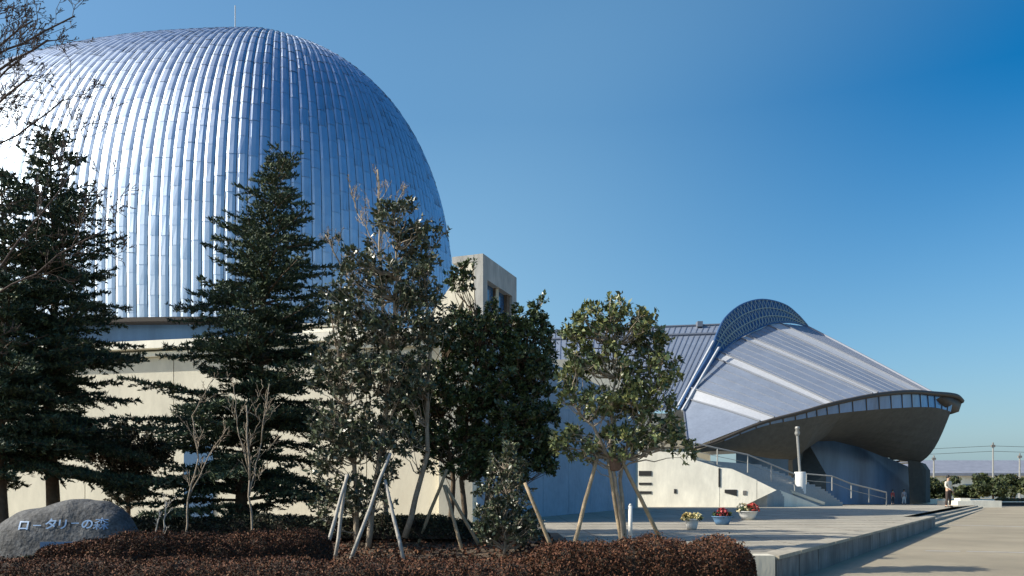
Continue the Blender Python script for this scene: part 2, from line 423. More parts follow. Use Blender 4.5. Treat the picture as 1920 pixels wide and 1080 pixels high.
tag(leaves('leaf_litter', c_, .07, .045, L['red'], updir=0, flat=1.), 'brown leaf litter and low twiggy growth covering the bed under the trees', 'leaf litter', kind='stuff'); bpy.data.objects['leaf_litter']['kind'] = 'stuff'

# ================================================================== DOME HALL
KS = .75
DCX, DCY, DA, DL, DB, DC, DZ, DE = -12.74*KS, 44.*KS, 9.52*KS, 24.0*KS, 12.0*KS, 14.29*KS, CAMZ+8.80*KS, 2.5
hall = empty('domed_hall', (DCX, DCY, 0), 'cream concrete hall crowned by a huge ribbed silver dome', 'building')
def dome_pt(u, v, off=0):         # u plan angle, v 0 base..1 apex (param on profile)
    q_ = max(0, min(1, (math.cos(u)+.35)/.7)); q_ = q_*q_*(3-2*q_); A = DL + (DA-DL)*q_
    # plan ellipse radius direction
    ex, ey = A*math.cos(u), DB*math.sin(u)
    th = v
    cz_, sz_ = math.cos(th), math.sin(th)
    r_ = (abs(cz_)**DE + abs(sz_)**DE) ** (-1/DE)
    rr, zz = r_*cz_, r_*sz_
    rr += off/ max(5., A*.8)
    return Vector((DCX + ex*rr, DCY + ey*rr, DZ + zz*DC + off*sz_))
# equal spacing by arclength in plan
us = []; M_ = 4000; acc = 0; prev = None; tab = [(0., 0.)]
for i in range(1, M_+1):
    u = 2*math.pi*i/M_; q = dome_pt(u, 0); p0 = dome_pt(2*math.pi*(i-1)/M_, 0); acc += (q-p0).length; tab.append((acc, u))
NR = 210; tot = acc; j = 0
for i in range(NR):
    t = tot*i/NR
    while tab[j+1][0] < t: j += 1
    us.append(tab[j][1])
us.append(2*math.pi)
thb = -.13; rows = 30
shell = MB(); r2 = random.Random(3)
for i in range(NR):
    u0, u1 = us[i], us[i+1]
    offr = r2.uniform(0,1)
    bnds = [thb] + [thb + (1.545-thb)*((k+offr)/rows) for k in range(rows)] + [1.545]
    for k in range(len(bnds)-1):
        v0, v1 = bnds[k], bnds[k+1]
        if v1 - v0 < 1e-4: continue
        j1, j2 = r2.uniform(-.006,.006), r2.uniform(-.006,.006)
        # each sheet laps over its neighbour: a raised shoulder on one side, then a long fall
        prof = ((0, -.018), (.07, -.004), (.30, .018), (.72, .018), (1, -.004))
        for (f0, h0), (f1, h1) in zip(prof[:-1], prof[1:]):
            ua, ub = u0+(u1-u0)*f0, u0+(u1-u0)*f1
            shell.quad(dome_pt(ua, v0, h0+j1), dome_pt(ub, v0, h1+j2), dome_pt(ub, v1, h1-.006), dome_pt(ua, v1, h0-.006), 1 if f0 == 0 else 0)
shell.build('dome_roof', [M['dome'], M['domegap']], hall)
cap = MB(); tp = dome_pt(0, 1.57)
cap.lathe([(.0,.25),(.5,.2),(.9,.05),(1.0,-.3)], (DCX, DCY, tp.z), 20); cap.build('dome_cap', M['dome'], hall, True)
rod = MB(); q = P(441, 50, 34); rod.tube([(q.x, q.y, q.z-1.5), (q.x, q.y, q.z+.9)], .018, 5); rod.build('lightning_rod', M['galv'], hall)
# eave ring, glass drum and drum base
ev = MB(); dr = MB(); mu = MB()
for i in range(NR):
    u0, u1 = us[i], us[i+1]
    def ring(u, off, z, S=1):
        q = dome_pt(u, thb, off); return Vector((q.x, q.y, z))
    zt = dome_pt(0, thb).z
    ev.quad(ring(u0,.14,zt-.10), ring(u1,.14,zt-.10), ring(u1,.14,zt+.03), ring(u0,.14,zt+.03))
    ev.quad(ring(u0,.14,zt-.10), ring(u1,.14,zt-.10), ring(u1,-.5,zt-.10), ring(u0,-.5,zt-.10))
    ev.quad(ring(u0,.14,zt+.03), ring(u1,.14,zt+.03), ring(u1,-.1,zt+.05), ring(u0,-.1,zt+.05))
    dr.quad(ring(u0,-.5,5.2), ring(u1,-.5,5.2), ring(u1,-.5,zt-.10), ring(u0,-.5,zt-.10))
    if i % 3 == 0: mu = MB(); mu.beam(ring(u0,-.46,5.2), ring(u0,-.46,zt-.10), .08, .08); mu.build('mullion', M['darkconc'], hall)
ev.build('eave', M['rim'], hall); dr.build('drum_glazing', M['curtain'], hall)
# main block: front cream wall, shaded side wall
BX, BY = -1.10, 21.9; EX, EY = 6.5, 41.6; ZT = 5.6
HK = .22
def hf(x, dy=0, z=0): return Vector((x, BY + (BX-x)*HK + dy, z))       # front wall line, receding to the left
def hbox(mb, x0, x1, d0, d1, z0, z1, m=0):
    mb.prism([hf(x0,d0,z0), hf(x1,d0,z0), hf(x1,d1,z0), hf(x0,d1,z0)], (0,0,z1-z0), m)
wl = MB(); xs = np.arange(BX-33, BX+.01, 3.0)
for i in range(len(xs)-1):                          # precast panels with gaps
    hbox(wl, xs[i]+.012, xs[i+1]-.012, 0, .3, 0, 2.988); hbox(wl, xs[i]+.012, xs[i+1]-.012, 0, .3, 3.012, ZT-.35)
wl.build('front_wall', M['cream'], hall)
bk = MB(); hbox(bk, BX-33, BX-.05, .28, .4, 0, ZT-.1); bk.build('wall_backing', M['black'], hall)
ld = MB(); hbox(ld, BX-33, BX+.06, -.35, .5, ZT-.13, ZT+.10); hbox(ld, BX-33, BX+.03, -.15, .5, ZT-.34, ZT-.20)
ld.build('ledge', M['creamw'], hall)
dvec = Vector((EX-BX, EY-BY, 0)); dn = dvec.normalized(); sn = Vector((-dn.y, dn.x, 0))
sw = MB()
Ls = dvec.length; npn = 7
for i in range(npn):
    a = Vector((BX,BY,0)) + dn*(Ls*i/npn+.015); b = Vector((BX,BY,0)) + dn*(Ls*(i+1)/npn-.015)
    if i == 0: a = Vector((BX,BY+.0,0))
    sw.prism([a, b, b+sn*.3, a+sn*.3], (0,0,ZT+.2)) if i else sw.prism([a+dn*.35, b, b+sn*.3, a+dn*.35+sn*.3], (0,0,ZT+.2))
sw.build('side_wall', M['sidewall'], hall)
cw = MB(); cw.prism([Vector((BX-.9,BY-.02,0)), Vector((BX+.02,BY-.02,0)), Vector((BX,BY,0))+dn*.33, Vector((BX,BY,0))+dn*.33+sn*.8], (0,0,ZT+.2)); cw.build('corner_pier', M['cream'], hall)
rf = MB(); rf.add([hf(BX-33,.4,ZT+.05), hf(BX,.4,ZT+.05),(EX-.2,EY,ZT+.05),(BX-33,EY,ZT+.05)], [(0,1,2,3)]); rf.build('flat_roof', M['wallgrey'], hall)
rw2 = MB(); rw2.box(-30, EX, EY-.3, EY+.1, 0, ZT+.15); rw2.build('rear_wall', M['cream'], hall)
# dark recess (service entrance) on front wall and louvres
rc = MB(); q0 = P(338,880,BY+1.6); q1 = P(398,880,BY+1.6); hbox(rc, q0.x, q1.x, -.05, .05, .2, 2.6); rc.build('service_door', M['glass'], hall)
lv = MB(); a = P(572,650,BY+2); b = P(690,650,BY+2)
for k in range(3): hbox(lv, a.x, b.x, .6, 1.0, ZT+.14+k*.17, ZT+.24+k*.17)
lv.build('louvres', M['creamw'], hall)
# penthouse / roof lantern with raked side slab
PHY = 23.4; PX = -1.1*.78
ph = empty('roof_lantern', (PX, PHY, ZT+.1), 'board-marked concrete roof lantern with slanted window beside the dome', 'roof structure')
pa, pb = Vector((PX,PHY,0)), Vector((.14,26.05,0)); pd = (pb-pa).normalized(); pn = Vector((-pd.y, pd.x, 0))
zt1 = 8.19
mb = MB()
x0 = P(868,500,PHY).x
zl = P(0,505,PHY).z; x9 = P(893,475,PHY).x
def ey(x): return PHY + .45*(PX-x)
mb.add([ (x0,ey(x0),5), (PX,PHY,5), (PX,PHY,zt1), (x9,ey(x9),zt1), (x0,ey(x0),zl),
         (x0+.5,PHY+1.3,5), (PX+.45,PHY+1.3,5), (PX+.45,PHY+1.3,zt1), (x9+.5,PHY+1.3,zt1), (x0+.5,PHY+1.3,zl)],
       [(0,1,2,3,4),(9,8,7,6,5),(4,3,8,9),(3,2,7,8),(0,4,9,5)])
mb.build('end_wall', M['cream'], ph)
mb = MB()
def bx(a, b, t0, t1, z0, z1):
    A = a.lerp(b, t0); B = a.lerp(b, t1)
    return [Vector((A.x,A.y,z0)), Vector((B.x,B.y,z0)), Vector((B.x,B.y,z1)), Vector((A.x,A.y,z1))]
for args in ((0,1,7.5,zt1),(.0,.12,5,7.5),(.86,1,5,7.5),(.12,.86,5,5.9)):
    mb.prism(bx(pa+pn*-.01, pb+pn*-.01, *args), pn*.28)
mb.prism(bx(pa+pn*.28, pb+pn*.28, 0, 1, zt1-.2, zt1-.003), pn*.7)
mb.build('frame', M['lantern'], ph)
wn = MB(); wn.prism(bx(pa+pn*.2, pb+pn*.2, .12, .86, 5.9, 7.5), pn*.03); wn.build('window', M['glass'], ph)
wn = MB(); wn.prism(bx(pa+pn*.12, pb+pn*.12, .46, .50, 5.9, 7.5), pn*.075); wn.build('window_frame', M['bark'], ph)
wn = MB(); wn.prism(bx(pa+pn*.08, pb+pn*.08, .78, .858, 5.9, 7.5), pn*.11); wn.build('window_frame', M['bark'], ph)
rk = MB(); a = P(782,612,PHY); b = P(868,505,PHY+.3); a.y += .8; a.z += .12
rk.prism([a, b, Vector((b.x,b.y,b.z-.9)), Vector((a.x+.25,a.y-.1,a.z-1.)), Vector((a.x,a.y,a.z-.4))], (0,1.0,0))
rk.build('raked_slab', M['cream'], ph)
# intermediate cream block between hall and arena
ib = MB(); a = P(1010,680,50); b = P(1165,680,50); ib.box(a.x, b.x, 50, 60, 0, P(0,674,50).z)
a = P(1165,760,52); b = P(1292,760,52); ib.box(a.x, b.x, 52, 60, 0, P(0,842,52).z)
tag(ib.build('link_block', M['cream']), 'plain cream concrete block between the domed hall and the arena', 'building')

# ================================================================== ARENA
ar = empty('arena', (24, 72, 0), 'winged arena with silver folded roof, lattice crest and dark hull', 'building')
def lerpc(pts, t):
    n = len(pts)-1; t = max(0, min(.99999, t))*n; i = int(t); return pts[i].lerp(pts[i+1], t-i)
def smoothc(pts, n):
    out = []
    k = len(pts)
    for i in range(n+1):
        t = i/n*(k-1); j = min(k-2, int(t)); f_ = t-j
        p0, p1, p2, p3 = pts[max(0,j-1)], pts[j], pts[j+1], pts[min(k-1,j+2)]
        out.append(.5*((2*p1)+(-p0+p2)*f_+(2*p0-5*p1+4*p2-p3)*f_*f_+(-p0+3*p1-3*p2+p3)*f_**3))
    return out
# fold pairs: (A start on crest, B end on rim), bands (risers, sunlight put into a paler steel) between panels
folds = [
 ((1281,762,66),(1290,842,60)), ((1287,748,66.3),(1425,790,60.4)),
 ((1296,728,67),(1452,783,60.8)), ((1341,672,70.5),(1548,760,62)),
 ((1350,660,71.5),(1562,755,62.3)), ((1388,634,74.5),(1636,738,64.6)),
 ((1398,629,75.5),(1646,736,65)), ((1440,610,79),(1706,733,68)),
 ((1462,606,80.5),(1728,733,69.3)), ((1512,612,86),(1752,739,72)),
]
roof = MB(); band = MB(); seam = MB()
def sub(a, b, n, sag=.0):
    return [a.lerp(b, i/n) + Vector((0,0,sag*math.sin(math.pi*i/n))) for i in range(n+1)]
for i in range(len(folds)-1):
    A0, A1 = P(*folds[i][0]), P(*folds[i+1][0]); B0, B1 = P(*folds[i][1]), P(*folds[i+1][1])
    is_band = i in (1, 3, 5, 7)
    tgt = MB()
    NS = 2 if is_band else max(6, int((A1-A0).length/.55))
    rowsN = 10
    grid = []
    for j in range(NS+1):
        a = A0.lerp(A1, j/NS); b = B0.lerp(B1, j/NS); grid.append(sub(a, b, rowsN, .06))
    for j in range(NS):
        for k in range(rowsN): tgt.quad(grid[j][k], grid[j][k+1], grid[j+1][k+1], grid[j+1][k])
    if not is_band and i > 0:
        # cross seams (sheets run over the roof in parallel courses) + slope seams
        for j in range(1, NS, 2):
            seam.tube([q + Vector((-.01,-.02,.01)) for q in grid[j]], .022, 4)
    seam.tube([q + Vector((-.02,-.05,.05)) for q in grid[0]], .07, 4)
    tgt.build('roof_band' if is_band else 'roof_panel', M['litsilver'] if is_band else M['roof'], ar)
seam.tube([q for q in grid[-1]], .16, 6)
seam.build('roof_seams', M['seam'], ar)
# rear slope (far side of the roof)
rr = MB(); ridgeA, ridgeB = P(1512,612,86), P(1752,739,72); fb = P(1812,760,92); fa = P(1560,800,105)
rr.quad(ridgeA, ridgeB, Vector((46,92,9)), Vector((44,106,7))); rr.quad(ridgeB, Vector((41.5,78,9.6)), Vector((46,92,9)), Vector((46,92,9.01)))
rr.quad(P(1281,762,66.2), ridgeA, Vector((44,106,7)), Vector((10,98,5)))
rr.build('rear_roof', M['roof'], ar)
# rim: dark fascia tube following eaves
rim_px = [(1290,843,60),(1335,831,60.1),(1425,794,60.4),(1500,774,61),(1562,757,62.3),(1640,741,64.8),(1706,735,68),(1752,738,71),(1790,742,73.5),(1803,752,75)]
rimc = smoothc([P(*q) for q in rim_px], 50)
fz = MB()
hts = [ .12 + .55*max(0,(i/50-.55))**1.0 for i in range(51)]
rm_r = [.09 + .16*(i/50) for i in range(51)]
fz.tube(rimc, rm_r, 8)
# fascia thickening near the nose
nose = [P(1745,742,71),P(1790,742,73.5),P(1804,754,75),P(1798,772,74.6),P(1786,776,73.6),P(1765,757,71.5)]
fz.prism(nose, (.3,2.5,0))
fz.build('roof_rim', M['rim'], ar, True)
# clerestory glass strip below rim
top_c = rimc
gb_px = [(1290,846,60),(1335,836,60.3),(1425,801,60.8),(1500,786,61.4),(1562,776,62.8),(1640,768,65.3),(1706,764,68.4),(1752,764,70.8),(1783,772,73)]
gbc = smoothc([P(*q) for q in gb_px], 50)
tcs = smoothc([P(*q) for q in rim_px[:-1]], 50)
cg = MB(); cm = MB()
for i in range(50):
    if i < 8: continue
    cg.quad(gbc[i], gbc[i+1], tcs[i+1]+Vector((0,.15,0)), tcs[i]+Vector((0,.15,0)), 0)
    if i % 2 == 0: cm = MB(); cm.tube([gbc[i]-Vector((0,.03,0)), tcs[i]-Vector((0,-.1,0))], .045, 4); cm.build('mullion', M['rim'], ar)
cg.build('clerestory', M['curtain'], ar)
# hull underside
in_px = [(1300,850,61),(1345,842,61),(1405,853,63),(1445,860,64.5),(1486,862,66),(1512,826,71.5),(1560,826,73),(1610,838,74),(1655,856,75),(1690,864,75.5),(1724,868,75.5)]
inc = [P(*q) for q in in_px]
hull = MB(); K = len(inc)
outc = [gbc[0], gbc[4], lerpc(gbc,.27), lerpc(gbc,.36), lerpc(gbc,.45), lerpc(gbc,.53), lerpc(gbc,.62), lerpc(gbc,.72), lerpc(gbc,.82), lerpc(gbc,.92), gbc[-1]]
outc = smoothc(outc, 40); incs = []
for i in range(41):
    incs.append(lerpc(inc, i/40))
NB = 8; gr = []
for i in range(41):
    row = []
    for k in range(NB+1):
        t = k/NB; p = outc[i].lerp(incs[i], t); p += Vector((0, -.0, -.9*math.sin(math.pi*t)*min(1,i/20)))
        row.append(p)
    gr.append(row)
for i in range(40):
    for k in range(NB): hull.quad(gr[i][k], gr[i+1][k], gr[i+1][k+1], gr[i][k+1])
# nose side plane wrapping to the far side
for k in range(NB):
    a, b = gr[40][k], gr[40][k+1]; hull.quad(a, a+Vector((2.,14,0)), b+Vector((0,14,0)), b)
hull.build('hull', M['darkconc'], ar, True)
# legs
lg = MB()
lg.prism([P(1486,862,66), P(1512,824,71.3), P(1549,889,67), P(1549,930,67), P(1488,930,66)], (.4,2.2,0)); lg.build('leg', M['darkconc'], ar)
lg = MB(); lg.prism([P(1702,862,75), P(1727,867,75.2), P(1736,880,75.6), P(1736,943,75.6), P(1706,943,75)], (2.5,4,0)); lg.build('leg', mat('shaded_leg_concrete',(.06,.058,.05),.85,var=.2), ar)  # blacker than the other leg: the hull's shade is put into its colour
# glazed wall under hull
gw = MB(); gm = MB(); a = P(1380,940,76); b = P(1706,940,78); n = 26
for i in range(n):
    p0 = a.lerp(b, i/n); p1 = a.lerp(b, (i+1)/n); zt = 8.2 - 4.6*max(0,(i/n-.35)/.65)
    zt1_ = 8.2 - 4.6*max(0,((i+1)/n-.35)/.65)
    gw.quad(Vector((p0.x,p0.y,-.1)), Vector((p1.x,p1.y,-.1)), Vector((p1.x,p1.y,zt1_)), Vector((p0.x,p0.y,zt)))
    gm = MB(); gm.beam(Vector((p0.x,p0.y-.05,0)), Vector((p0.x,p0.y-.05,zt)), .07, .1); gm.build('mullion', M['seam'], ar)
gw.build('glazed_wall', M['curtain'], ar)
# crest: blue lattice arch
o_px = [(1272,768,65.5),(1300,715,67.5),(1330,664,70),(1346,622,72.5),(1362,594,74.5),(1392,571,77.5),(1430,562,80),(1470,571,83),(1495,590,85),(1514,611,86.5)]
i_px = [(1281,764,66),(1308,722,68),(1341,674,70.5),(1366,648,73),(1388,633,74.5),(1412,621,76.7),(1440,609,79),(1465,605,81),(1490,606,84),(1512,612,86.2)]
oc = smoothc([P(*q) for q in o_px], 48); ic = smoothc([P(*q) for q in i_px], 48)
cr = MB(); lt = MB(); ed = MB()
for i in range(48): cr.quad(ic[i], ic[i+1], oc[i+1], oc[i])
fwd = Vector((-.03,-.12,0))
for i in range(14, 46, 1):
    lt.tube([ic[i]+fwd, oc[min(48,i+2)]+fwd], .03, 4); lt.tube([ic[min(48,i+2)]+fwd, oc[i]+fwd], .03, 4)
for f_ in (.33,.66): lt.tube([ic[i].lerp(oc[i], f_)+fwd for i in range(12,47)], .05, 4)
ed.tube(oc, .11, 6); ed.tube([q+fwd for q in ic], .09, 6)
for pa_, pb_, r_ in ((P(1279,770,65),P(1348,652,70),  .12),(P(1268,768,66),P(1338,640,71),.12)):
    bt = MB(); bt.tube([pa_, pb_], r_, 5); bt.build('crest_beam', M['litsilver'], ar)
cr.build('crest_glazing', M['bluemetal'], ar); lt.build('crest_lattice', mat('lattice',(.30,.38,.38),.6), ar); ed.build('crest_edge', M['bluemetal'], ar, True)
# rear wing roof
rwg = MB(); bnd = MB()
tl = P(1030,622,98); tr_ = P(1352,610,98); br_ = P(1272,770,72); bl = P(1030,770,72)
nseg = 30
for i in range(nseg):
    a = tl.lerp(tr_, i/nseg); b = tl.lerp(tr_, (i+1)/nseg); c = bl.lerp(br_, (i+1)/nseg); d = bl.lerp(br_, i/nseg)
    rwg.quad(d, c, b, a)
    seam_a, seam_b = a + Vector((0,-.05,.05)), d + Vector((0,-.05,.05)); bnd.tube([seam_a, seam_b], .03, 4)
for t, r_ in ((0,.12),(.14,.16)): bnd.tube([tl.lerp(bl,t)+Vector((0,-.1,.1)), tr_.lerp(br_,t)+Vector((0,-.1,.1))], r_, 5)
bnd.box(P(1308,0,97).x, P(1318,0,97).x, 97, 98, P(0,612,97).z, P(0,602,97).z)
rwg.build('wing_roof', M['roof'], ar); bnd.build('wing_seams', M['seam'], ar)
wgw = MB(); wgw.box(bl.x, br_.x+3, 72.5, 73, 0, bl.z-.2); wgw.build('wing_wall', M['cream'], ar)

# ================================================================== STAIR PODIUM
pod = empty('grand_stair', (12, 44, ZP), 'cream concrete podium with broad flight of steps descending from the arena', 'stairs')
YW = 44.3
def YL(x): return 44.3 + (14.5-x)*.28
def YP(px): return 48.36 / (1 + .28*(px-960)/F)
poly = [P(1193,952,YW),P(1193,846,YW),P(1296,848,YW),P(1302,861,YW),P(1346,875,YW)]
wall = MB()
def zat(px,py): q = P(px,py,YW); return q
def panel(pts, m=0): wall.prism([P(x,y,YP(x)) for x,y in pts], (.14,.5,0), m)
panel([(1193,953),(1348.8,953),(1348.8,876.5),(1302,862),(1296,848),(1193,846)])
panel([(1349.5,953),(1385,953),(1418.8,937),(1418.8,900),(1372,879),(1349.5,876.5)])
panel([(1419.6,936.5),(1456,919),(1419.6,901)])
wall.build('podium_wall', M['creamw'], pod)
bkp = MB(); bkp.prism([P(x,y,YP(x)) + Vector((0,.3,0)) for x,y in [(1200,953),(1385,953),(1450,919),(1372,880),(1300,866),(1200,866)]], (0,.3,0)); bkp.build('wall_core', M['black'], pod)
fc = MB(); B_ = P(1386,954,YP(1386)); C_ = Vector((18.6, 47.9, .3)); B_.z = .2
A_ = Vector((15.24, 46.05, P(0,917,46.05).z)); A_.x = B_.x + (C_.x-B_.x)*.44; A_.y = B_.y + (C_.y-B_.y)*.44
fc.prism([B_, C_, A_], (-.15,.3,0)); fc.build('shade_facet', M['creamw'], pod)  # facet added and turned from the sun to form the triangle of shade
def slot(mb, px0, px1, py0, py1, skew=0):
    q = [P(px0,py0,YP(px0)), P(px1,py0,YP(px1)), P(px1,py1,YP(px1)), P(px0,py1+skew,YP(px0))]
    mb.prism([v + Vector((-.01,-.03,0)) for v in q], (.0,.045,0))
for args in ((1198,1222,883,892),(1198,1222,905,909),(1198,1222,921,926),(1359,1382,918,930,-6),(1264,1269,917,925),(1347.3,1351,878,913)):
    dk = MB(); slot(dk, *args); dk.build('wall_slot', M['black'], pod)
ou = MB(); slot(ou, 1393, 1400, 920, 928); ou.build('cover_plate', M['wallgrey'], pod)
# sheared flight
flight = MB(); SH = Vector((6.2, 8.2, 0)); n = 18
pts_e = []
s0 = P(1300,862,YP(1300)+.05); s1 = P(1530,950,YW+.05)
for i in range(n):
    t0, t1 = i/n, (i+1)/n
    xa, xb = s0.x+(s1.x-s0.x)*t0, s0.x+(s1.x-s0.x)*t1
    zt = s0.z + (ZP - s0.z)*t0
    ya = YL(xa)+.52 + max(0,(t0-.62))*9; yb = YL(xb)+.52 + max(0,(t1-.62))*9
    a = Vector((xa,ya,0)); b = Vector((xb,yb,0)); a2 = a+SH; b2 = b+SH
    v = [Vector((q.x,q.y,z)) for z in (0, zt) for q in (a,b,b2,a2)]
    flight.add(v, [(4,5,6,7),(0,1,5,4),(1,2,6,5),(2,3,7,6)])
flight.build('steps', mat('stairconc',(.33,.34,.34),.8,var=.15,vscale=5), pod)
plat = MB(); a = Vector((s0.x-6, YW+.52, 0)); plat.prism([Vector((s0.x-3,YL(s0.x-3)+.52,0)), Vector((s0.x,YL(s0.x)+.52,0)), Vector((s0.x,YL(s0.x)+.52,0))+SH, Vector((s0.x-3,YL(s0.x-3)+.52,0))+SH], (0,0,s0.z-.02)); plat.build('platform', M['wallgrey'], pod)
# second straight run at far side, to fill up to the hull
kb = MB(); kb.beam(P(1302,858,47.0), P(1545,944,48.2), .18, .16); kb.build('kerb', M['cream'], pod)

def railing(label, pts, h, every, group='stair railings'):
    root = empty('railing', pts[0], label, 'railing', group)
    tl_ = MB(); tl_.tube([p + Vector((0,0,h)) for p in pts], .045, 6); tl_.build('top_rail', M['galv'], root)
    md = MB(); md.tube([p + Vector((0,0,h*.55)) for p in pts], .02, 4); md.build('middle_rail', M['galv'], root)
    Lt = 0
    for a, b in zip(pts[:-1], pts[1:]):
        n_ = max(1, round((b-a).length/every))
        for i in range(n_ + (1 if b is pts[-1] else 0)):
            p = a.lerp(b, i/n_); q = MB(); q.tube([p, p+Vector((0,0,h))], .04, 5); q.build('post', M['galv'], root)
railing('galvanised handrail sloping down directly above the cream podium wall', [P(1302,864,47.), P(1345,874,47.), P(1402,886,47.2), P(1490,922,47.8)], 1.05, 1.7)
railing('galvanised handrail at the far side of the stairs, past the lamp pedestal', [P(1512,916,52), P(1560,920,52), P(1596,934,52.5), P(1662,950,53)], .95, 1.35)
# lamp on pedestal
lp = empty('lamp_post', P(1500,912,50), 'slim pale lamp post rising from a white pedestal on the stairs', 'lamp post')
m_ = MB(); q = P(1500,940,50); m_.lathe([(.0,1.85),(.33,1.84),(.35,1.8),(.35,0)], q, 16); m_.build('pedestal', M['white'], lp, True)
m_ = MB(); q = P(1500,888,50); t_ = P(1495,815,50); m_.tube([q, t_], .085, 8); m_.build('pole', M['galv'], lp)
m_ = MB(); t_ = P(1495,818,50); m_.lathe([(.02,0),(.12,.05),(.17,.2),(.10,.42),(.15,.46),(.13,.6),(0,.63)], t_, 12); m_.build('lamp_head', M['galv'], lp, True)

# ================================================================== DISTANCE AT RIGHT
far = empty('long_shed', P(1850,936,150), 'long low white building with grey pitched roof far beyond trees', 'building')
m_ = MB(); a = P(1725,936,150); x1 = a.x + 90; m_.box(a.x, x1, 150, 165, 0, P(0,884,150).z); m_.build('wall', M['creamw'], far)
m_ = MB(); ze = P(0,887,149).z; zr = P(0,863,158).z
m_.quad((a.x-1,149,ze),(x1,149,ze),(x1,158,zr),(a.x-1,158,zr)); m_.quad((a.x-1,158,zr),(x1,158,zr),(x1,167,ze),(a.x-1,167,ze)); m_.box(a.x-1,x1,148.9,149,ze-.5,ze-.02,0); m_.build('roof', mat('slate',(.20,.22,.27),.7,var=.15,vscale=.8), far)
m_ = MB()
for k in range(5): x = a.x+2+k*6; m_ = MB(); m_.box(x, x+3.6, 149.9, 149.99, 1.2, 2.6); m_.build('window', M['glass'], far)
def mast(px, py0, py1, Y, r, label, head=False):
    root = empty('floodlight_mast' if head else 'utility_pole', P(px,py0,Y), label, 'pole')
    m_ = MB(); b_ = P(px,py0,Y); m_.tube([(b_.x,b_.y,0), P(px,py1,Y)], [r, r*.6], 6); m_.build('pole', M['galv'], root)
    m_ = MB(); t_ = P(px,py1,Y); m_.box(t_.x-.28, t_.x+.28, Y-.12, Y+.12, t_.z-.2, t_.z+.15); m_.box(t_.x-.06,t_.x+.06,Y-.1,Y+.1,t_.z+.15,t_.z+.5); m_.build('head', M['wallgrey'], root)
mast(1862, 930, 836, 120, .16, 'tall white mast standing above the far treetops', True)
mast(1751, 930, 860, 125, .18, 'short pole with box head at the left end of the far roof')
mast(1912, 930, 856, 125, .18, 'short pole at the far right edge above the roof')
wr = MB()
for y_ in (836, 846): wr.tube([P(1735,y_+6,125), P(1862,y_,120.0), P(1990,y_+4,120)], .035, 3)
tag(wr.build('overhead_wires', M['rim']), 'thin overhead wires crossing the pale sky at far right', 'wires')

def fartree(px, base_y, top_y, wpx, Y, label, seed, lm='far', grp='clipped trees along the far edge'):
    global rng
    rng = np.random.default_rng(900+seed)
    zb = 0.0; b = P(px, base_y, Y); b.z = 0; root = empty('bushy_tree', b, label, 'tree', grp)
    t = P(px, top_y, Y).z; r = wpx/2/F*Y
    m_ = MB(); m_.tube([b, b+Vector((0,0,t*.7))], [.14,.05], 6); m_.build('trunk', M['bark'], root)
    n = 2600; nb = 14
    cs = np.column_stack([rng.uniform(-.65,.65,nb)*r, rng.uniform(-.6,.6,nb)*r, rng.uniform(.25,.85,nb)*t])
    i = rng.integers(0, nb, n); u = rng.normal(size=(n,3)); u /= np.linalg.norm(u,axis=1)[:,None]; u *= (rng.random(n)**.4)[:,None]
    c = cs[i] + u*np.array([r*.42, r*.42, t*.17]) + np.array(b)
    c[:,2] = np.maximum(c[:,2], .1)
    leaves('crown', c, .42, .26, L[lm], root, updir=.2)
for k, (px, ty, w_, Y) in enumerate([(1762,893,62,104),(1808,907,50,106),(1836,904,40,108),(1862,886,70,100),(1902,888,60,103),(1940,884,64,101)]):
    fartree(px, 936, ty, w_, Y, ['rounded bushy tree just right of the arena corner, behind the standing man',
        'small dark bush left of centre in the far tree row','low bush under the left side of the white mast',
        'tallest bushy tree in the far row, at the white mast','bushy tree right of the white mast near frame edge',
        'outermost bushy tree cut by the right frame edge'][k], k)
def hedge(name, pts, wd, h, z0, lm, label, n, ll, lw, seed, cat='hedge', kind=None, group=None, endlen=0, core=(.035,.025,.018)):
    """hedge along polyline pts (x,y); rounded cross-section; leaf shell over a dark twiggy core"""
    global rng
    rng = np.random.default_rng(1200+seed)
    root = empty(name, (pts[0][0], pts[0][1], z0), label, cat, group)
    P2 = [Vector((x,y,0)) for x,y in pts]
    Ls = [0]; 
    for a,b in zip(P2[:-1],P2[1:]): Ls.append(Ls[-1]+(b-a).length)
    T = Ls[-1]
    def at(s):
        s = max(0,min(T-1e-6,s)); j = max(k for k in range(len(Ls)-1) if Ls[k] <= s); a,b = P2[j],P2[j+1]
        d = (b-a).normalized(); return a + d*(s-Ls[j]), Vector((-d.y,d.x,0))
    def surf(s, ang, k=1.0):
        p, nn = at(s); e = min(s*(wd*.55/endlen if endlen else 1), T-s); tap = min(1, math.sqrt(max(0,1-(1-min(1,e/(wd*.55)))**2)) + .02)
        ca, sa = math.cos(ang), math.sin(ang); ex = 2/3.2
        xx = math.copysign(abs(ca)**ex, ca)*wd/2*tap; zz = abs(sa)**ex*h*(.45+.55*tap)
        nz = 1 + .17*noise.noise(Vector((p.x*1.7+seed, p.y*1.7, zz*2))) + .11*noise.noise(Vector((p.x*5.5, p.y*5.5, zz*5.5)))
        return p + nn*xx*nz*k + Vector((0,0,z0+zz*nz*k))
    co = MB(); ns = max(8,int(T/.18)); na = 12
    g_ = [[surf(T*i/ns, math.pi*j/na, .93) for j in range(na+1)] for i in range(ns+1)]
    for i in range(ns):
        for j in range(na): co.quad(g_[i][j], g_[i][j+1], g_[i+1][j+1], g_[i+1][j])
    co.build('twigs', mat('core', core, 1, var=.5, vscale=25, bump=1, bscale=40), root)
    cen = np.array([tuple(surf(rng.uniform(0,T), rng.uniform(0,math.pi), rng.uniform(.93,1.05) + .025*rng.exponential())) for _ in range(n)])
    leaves('foliage', cen, ll, lw, L[lm], root, updir=.3)
    return root
